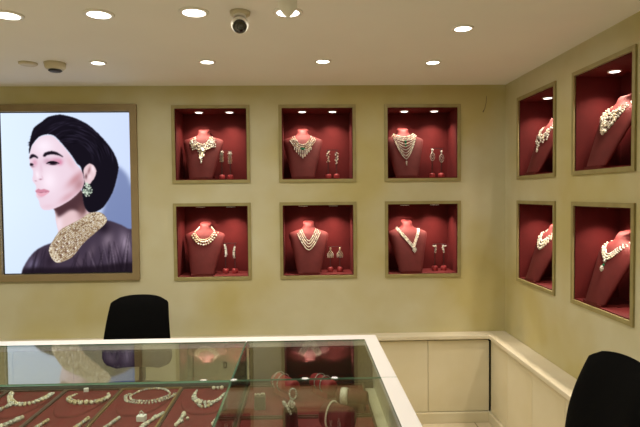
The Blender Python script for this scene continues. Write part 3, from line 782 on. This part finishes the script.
def tray(x0, x1, label, y0=2.10, y1=2.625, rim=M_rim, pad=False, cat='display tray'):
    t = empty('display_tray', ((x0+x1)/2, (y0+y1)/2, TZ+.001)); tag(t, label, cat, 'red jewellery trays in the counter')
    w, h = (x1-x0)/2-.001, (y1-y0)/2
    m = MB(); m.box((-w+.008,-h+.008,0),(w-.008,h-.008,.020)); m.build('board', M_tray, t)
    m = MB()
    o = [(-w,-h),(w,-h),(w,h),(-w,h)]; i = [(-w+.0078,-h+.0078),(w-.0078,-h+.0078),(w-.0078,h-.0078),(-w+.0078,h-.0078)]
    vs = [(*p,0) for p in o]+[(*p,0) for p in i]+[(*p,.028) for p in o]+[(*p,.028) for p in i]; fs = []
    for k in range(4):
        q = (k+1)%4; fs += [(k,q,8+q,8+k),(4+k,12+k,12+q,4+q),(8+k,8+q,12+q,12+k),(k,4+k,4+q,q)]
    m.add(vs, fs); m.build('rim', rim, t)
    if pad:
        m = MB(); N = 36; rg = []
        for lv, (s_, z) in enumerate(((1,.0205),(.985,.026),(.94,.029))):
            for k in range(N):
                a = 2*PI*k/N; ca, sa = math.cos(a), math.sin(a)
                x = (w-.025)*s_*math.copysign(abs(ca)**.7, ca)
                y = (.09 if sa > 0 else .20)*s_*math.copysign(abs(sa)**.8, sa)
                if sa < 0: x *= 1 - .25*abs(sa)
                rg.append((x, y+.13, z))
        fs = [(l*N+k, l*N+(k+1)%N, (l+1)*N+(k+1)%N, (l+1)*N+k) for l in range(2) for k in range(N)] + [tuple(2*N+k for k in range(N))]
        m.add(rg, fs); m.build('neck_pad', M_bust if False else M_tray, t, True)
    return t
tray(-1.755,-1.463, 'red jewellery tray cut off by the left edge of the picture')
tray(-1.463,-1.178, 'red tray under the long white necklace with a side cluster, second tray from the left', pad=True)
tray(-1.178,-.906, 'red tray holding the curved necklace and small white price tag', pad=True)
tray(-.906,-.613, 'red tray holding the round fringed necklace', rim=M_rimg, pad=True)
tray(-.613,-.302, 'red tray beside the green glass edge, holding the necklace with a centre cluster', pad=True)
tray(-.286, .29, 'wide red tray in the corner section under the two bangle rolls', y0=2.25, y1=2.625)
tray(-.286, .29, 'wide red tray in the near arm of the counter under the bracelets', y0=1.40, y1=2.24)
FZ = TZ + .001 + .0205          # top of tray boards
PZ = TZ + .001 + .0295          # top of pads
def flat_chain(name, pts, r, label, cat='necklace', mix=(0,0,1,2), z=PZ, fringe=0, rows=1, group=None, thick=None):
    m = MB()
    P = [Vector((x,y,0)) for x,y in pts]
    # resample a Catmull-Rom spline
    S = []
    for i in range(len(P)-1):
        p0, p1, p2, p3 = P[max(i-1,0)], P[i], P[i+1], P[min(i+2,len(P)-1)]
        for k in range(24):
            t = k/24
            S.append((.5*((2*p1)+(-p0+p2)*t+(2*p0-5*p1+4*p2-p3)*t*t+(-p0+3*p1-3*p2+p3)*t**3), (i+t)/(len(P)-1)))
    S.append((P[-1], 1))
    c = sum((p for p,_ in S), Vector())/len(S); r *= .82
    acc = 9; last = S[0][0]
    for p, f in S:
        acc += (p-last).length; last = p
        sc_ = (thick(f) if thick else 1)
        if acc > r*1.9*max(.6,sc_):
            acc = 0
            for row in range(rows):
                d = (p-c).normalized()
                off = d*row*r*1.5*sc_
                m.bead((p.x+off.x, p.y+off.y, z+r*.75*sc_), r*sc_*random.uniform(.85,1.15), random.choice(mix))
            if fringe and p.y < c.y+.02:
                for q in range(1, fringe+1):
                    o2 = d*(rows*1.5*r + q*r*1.5)
                    m.bead((p.x+o2.x, p.y+o2.y, z+r*.6), r*.85, random.choice(mix))
    base = Vector((c.x, c.y, z)); m.v = [tuple(Vector(v)-base) for v in m.v]
    o = m.build(name, GEMS); o.location = base
    return tag(o, label, cat, group) if label else o
bell = lambda f: .55 + .9*math.sin(f*PI)**1.2
G = 'necklaces lying in the counter trays'
a = flat_chain('necklace', [(-1.406,2.564),(-1.383,2.512),(-1.331,2.449),(-1.287,2.435),(-1.253,2.456),(-1.231,2.504),(-1.226,2.554)], .0085, 'long white necklace with a side cluster, lying on the leftmost necklace tray', rows=3, group=G)
b = flat_chain('side_cluster', [(-1.345,2.435),(-1.340,2.405),(-1.350,2.375),(-1.362,2.350),(-1.350,2.335)], .013, None, rows=2)
b.parent = a; b.location = b.location - a.location
a = flat_chain('necklace', [(-1.093,2.54),(-1.105,2.497),(-1.079,2.453),(-1.025,2.432),(-.965,2.44),(-.934,2.493),(-.951,2.545)], .0085, 'curved gold and white necklace in front of the small price tag', rows=2, mix=(0,1,1,2), thick=bell, group=G)
a = flat_chain('necklace', [(-.829,2.506),(-.808,2.456),(-.761,2.437),(-.704,2.438),(-.66,2.48),(-.647,2.521),(-.685,2.576),(-.739,2.595),(-.791,2.575),(-.829,2.506)], .0070, 'closed round white necklace with a fringe, on the tray with the ring box', rows=1, fringe=2, group=G)
a = flat_chain('necklace', [(-.526,2.56),(-.521,2.483),(-.498,2.426),(-.454,2.400),(-.413,2.422),(-.389,2.52)], .0080, 'crescent white necklace with a centre cluster beside the green glass edge', rows=2, mix=(0,0,2), thick=bell, group=G)
b = flat_chain('centre_cluster', [(-.485,2.375),(-.455,2.345),(-.425,2.375),(-.455,2.365)], .010, None, rows=1)
b.parent = a; b.location = b.location - a.location
EG = 'earrings lying in the counter trays'
for nm, pts, r, lab, mx_ in (
  ('brooch', [(-1.233,2.258),(-1.250,2.219),(-1.262,2.18)], .012, 'white cluster jewel at the lower left edge of the counter view', (0,2)),
  ('earring', [(-1.109,2.192),(-1.100,2.241)], .010, 'gold cluster earring lying in front of the long white necklace', (0,1)),
  ('earring', [(-.943,2.193),(-.934,2.242)], .011, 'gold and white cluster earring lying in front of the curved necklace', (0,1)),
  ('earring', [(-.825,2.176),(-.815,2.215),(-.805,2.256)], .009, 'slanted white earring between the curved and the round necklaces', (0,1)),
  ('earring', [(-.668,2.190),(-.655,2.235),(-.630,2.289)], .010, 'white cluster earring lying against the ring box', (0,2)),
  ('earring', [(-.537,2.211),(-.531,2.250),(-.535,2.293)], .009, 'branched white earring in front of the crescent necklace', (0,2)),
  ('earring', [(-.385,2.213),(-.378,2.26),(-.370,2.317)], .008, 'slim white earring beside the green glass edge', (0,2)),
  ('gem_cluster', [(-.449,2.576),(-.41,2.58)], .010, 'pair of white stones behind the crescent necklace', (2,0))):
    flat_chain(nm, pts, r*1.15, lab, 'jewel' if nm != 'earring' else 'earring', mx_, FZ if nm != 'gem_cluster' else PZ, rows=3 if nm != 'gem_cluster' else 1, group=EG)
def cube_thing(name, c, s, mt, label, cat, rz=0):
    m = MB(); m.box((-s[0]/2,-s[1]/2,0),(s[0]/2,s[1]/2,s[2])); o = m.build(name, mt, None, bevel=.002); o.location = c; o.rotation_euler = (0,0,rz)
    return tag(o, label, cat)
cube_thing('price_tag', (-1.074, 2.60, PZ-.008), (.022,.016,.018), M_white, 'tiny white price tag block behind the curved necklace', 'price tag', .3)
t = cube_thing('ring_box', (-.700, 2.25, FZ), (.035,.03,.024), M_white, 'small white ring block in front of the round fringed necklace', 'ring box', -.15)
m = MB(); m.ring((0,0,.030), .009, .002, Matrix.Rotation(PI/2,3,'X')); m.bead((0,0,.041), .004); m.build('ring', M_silver, t, True)
m = MB(); m.bead((0,0,.008), .008); tag(m.build('pearl', M_pearl, None, True), 'single loose pearl right of the branched earring', 'pearl').location = (-.505,2.245,FZ)

# bangle rolls in the corner section
def roll(c, L, R_, rz, label, mt=M_bust, z0=FZ, lift=.02, cat='bangle roll'):
    t = empty('bangle_roll', (c[0], c[1], z0), rz); tag(t, label, cat, 'red rolls holding bangles')
    m = MB(); MR = Matrix.Rotation(PI/2, 3, 'Y')
    m.lathe([(R_*.55,-L/2),(R_*.88,-L/2+.003),(R_,-L/2+.012),(R_,L/2-.012),(R_*.88,L/2-.003),(R_*.55,L/2)], 28, (0,0,lift+R_), M=MR)
    m.build('cushion', mt, t, True)
    m = MB(); m.box((-L*.40,-R_*.7,0),(L*.40,R_*.7,lift+R_*.35)); m.build('foot', mt, t, bevel=.003)
    return t
def bangle(roll_t, dx, R_, r, label, mt=M_silver, tilt=.12, wide=1.0, z0=FZ, lift=.02, beads=0, Rr=None):
    M = Matrix.Rotation(tilt, 3, 'Z') @ Matrix.Rotation(PI/2, 3, 'Y')
    m = MB()
    if beads:
        for k in range(beads):
            a = 2*PI*k/beads; v = M @ Vector((R_*math.cos(a), R_*math.sin(a), 0)); m.bead(v, r)
    else: m.ring((0,0,0), R_, r, M, wide=wide, n=40)
    o = m.build('bangle', mt, None, not beads)
    c, s = math.cos(roll_t.rotation_euler.z), math.sin(roll_t.rotation_euler.z)
    o.location = (roll_t.location.x + c*dx, roll_t.location.y + s*dx, z0+lift+(Rr or R_))
    o.rotation_euler = (0,0,roll_t.rotation_euler.z)
    return tag(o, label, 'bangle', 'bangles on the red rolls')
rA = roll((-.098,2.50), .165, .036, -.95, 'red cushion roll with two bangles, left of the pair behind the glass joint', M_base)
bangle(rA, -.055, .0395, .0028, 'leftmost thin pale bangle on the left cushion roll')
bangle(rA, -.015, .0395, .0028, 'second thin pale bangle on the left cushion roll')
rB = roll((.082,2.50), .150, .034, -.95, 'red cushion roll with two bangles, right of the pair behind the glass joint', M_base)
bangle(rB, -.025, .0375, .0028, 'left thin white bangle on the right cushion roll')
bangle(rB, .018, .0375, .0028, 'right thin white bangle on the right cushion roll')
# near arm
t = empty('earring_block', (-.205, 2.35, FZ)); tag(t, 'small taupe block topped with pearl earrings in the near arm', 'earring stand')
m = MB(); m.box((-.024,-.018,0),(.024,.018,.060)); m.build('block', M_taupe, t, bevel=.002)
m = MB()
for x, y, r in ((-.02,-.004,.006),(-.010,.004,.005),(-.002,-.006,.006),(.008,.004,.006),(.017,-.003,.007),(.012,.008,.005)): m.bead((x,y,.060+r*.8), r)
o = m.build('pearl_earrings', M_pearl, None, True); o.location = (-.205,2.35,FZ+.0005); tag(o, 'pearl earrings lying on top of the taupe block', 'earring')
t = empty('bracelet_post', (-.064, 2.13, FZ)); tag(t, 'dark maroon post leaning under a silver bracelet in the near arm', 'bracelet stand')
m = MB(); m.lathe([(.030,0),(.032,.004),(.028,.085),(.024,.094),(.010,.098)], 24); m.build('post', M_post, t, True)
m = MB()
MR = Matrix.Rotation(.35,3,'Z') @ Matrix.Rotation(PI/2-.45,3,'Y')
for k in range(16):
    a = 2*PI*k/16; v = MR @ Vector((.030*math.cos(a), .030*math.sin(a), 0)); m.bead(v+Vector((-.012,0,.086)), .007)
o = m.build('bracelet', GEMS, None); o.location = (-.064,2.13,FZ)
m = MB(); m.box((-.012,-.012,-.008),(.014,.012,.012), rot=Matrix.Rotation(.6,3,'Y')); q = m.build('clasp', M_silver, o, bevel=.002); q.location = (.004,-.012,.108)
m = MB()
for k in range(14):
    a = 2*PI*k/14; m.bead((.011+.014*math.cos(a), .018, .140+.022*math.sin(a)), .0042)
m.tube([(.011,.018,.118),(.006,.004,.106)], .002, 6)
m.build('loop', M_silver, o)
tag(o, 'silver bracelet with clasp and upright loop on the maroon post', 'bracelet')
rC = roll((.205,2.31), .140, .030, -.30, 'red cushion roll under the wide white cuff, right side of the near arm', lift=.03)
bangle(rC, -.035, .034, .004, 'wide white cuff bangle on the cushion roll beside the white frame', M_pearl, tilt=.05, wide=4.2, lift=.03, Rr=.030)
rD = roll((.120,2.0), .125, .048, -.65, 'large dark red cushion roll with a beaded bracelet, nearest the viewer', lift=.055)
bangle(rD, -.026, .0525, .0045, 'beaded pale bracelet around the nearest cushion roll', M_pearl, beads=44, lift=.055, Rr=.048)

# ------------------------------------------------------------ office chairs
def chair(loc, rz, label, up=0):
    t = empty('office_chair', loc, rz); tag(t, label, 'chair')
    # backrest: rounded trapezoid, narrower at the top, gently curved; front faces -y
    m = MB(); NU, NV = 24, 20
    zs = np.linspace(0, 1, NV+1)
    def outline(v):       # half width by height fraction
        w = .218 - .045*v**1.3
        if v > .88: w -= .045*(1-math.sqrt(max(0, 1-((v-.88)/.12)**2.2)))
        if v < .2: w -= .09*(1-math.sqrt(max(0, 1-((.2-v)/.2)**2)))
        return w
    def pt(u, v, side):
        w = outline(v); x = (u*2-1)*w
        z = .56 + up + .435*v - (.012*(abs(u*2-1)**3) if v > .9 else 0)
        lean = .02 + .085*v - .035*math.sin(v*PI)
        y = lean - .03*(1-(u*2-1)**2)*-1
        th = .032*(1-abs(u*2-1)**5)*(1-abs(v*2-1)**8)
        return (x, y + side*th, z)
    for side in (-1, 1):
        vs = [pt(i/NU, float(v), side) for v in zs for i in range(NU+1)]
        fs = []
        for j in range(NV):
            for i in range(NU):
                q = (j*(NU+1)+i, j*(NU+1)+i+1, (j+1)*(NU+1)+i+1, (j+1)*(NU+1)+i)
                fs.append(q if side < 0 else q[::-1])
        m.add(vs, fs)
    m.build('backrest', M_black, t, True)
    m = MB(); N = 32; rg = []
    for s_, z in ((.90,.425),(.99,.437),(1,.46),(.97,.484),(.88,.495),(.5,.499)):
        for k in range(N):
            a = 2*PI*k/N; ca, sa = math.cos(a), math.sin(a)
            rg.append((.235*s_*math.copysign(abs(ca)**.55, ca), -.19+.205*s_*math.copysign(abs(sa)**.55, sa), z+up))
    fs = [(l*N+k, l*N+(k+1)%N, (l+1)*N+(k+1)%N, (l+1)*N+k) for l in range(5) for k in range(N)] + [tuple(reversed(range(N))), tuple(5*N+k for k in range(N))]
    m.add(rg, fs); m.build('seat', M_black, t, True)
    m = MB(); m.tube([(0,-.15,.42+up),(0,.03,.42+up),(0,.115,.47+up),(0,.115,.70+up)], [.02,.022,.022,.018], 10); m.build('back_bracket', M_blackp, t, True)
    m = MB(); m.tube([(0,-.2,.10),(0,-.2,.27)], .028, 16); m.tube([(0,-.2,.27),(0,-.2,.425+up)], .016, 16); m.build('gas_column', M_blackp, t, True)
    for k in range(5):
        a = 2*PI*k/5 + .3; cx, cy = math.cos(a), math.sin(a)
        m = MB(); m.tube([(0.01*cx,-.2+.01*cy,.115),(.24*cx,-.2+.24*cy,.075)], [.025,.016], 10); lg = m.build('leg', M_blackp, t, True)
        m = MB(); p = Vector((.24*cx, -.2+.24*cy, .0285))
        MR = Matrix.Rotation(a,3,'Z') @ Matrix.Rotation(PI/2,3,'X')
        for s_ in (-1, 1): m.lathe([(.02,-.009),(.028,-.007),(.028,.007),(.02,.009)], 18, p + MR @ Vector((0,0,.014*s_)), M=MR)
        m.tube([p, p+Vector((0,0,.04))], .006, 8)
        m.build('caster', M_blackp, lg, True)
    return t
chair((-1.03,3.235,0), 0, 'black office chair behind the counter, in front of the back wall below the portrait', .02)
chair((.92,1.66,0), -PI/2, 'black office chair at the lower right, beside the side wall', .100)
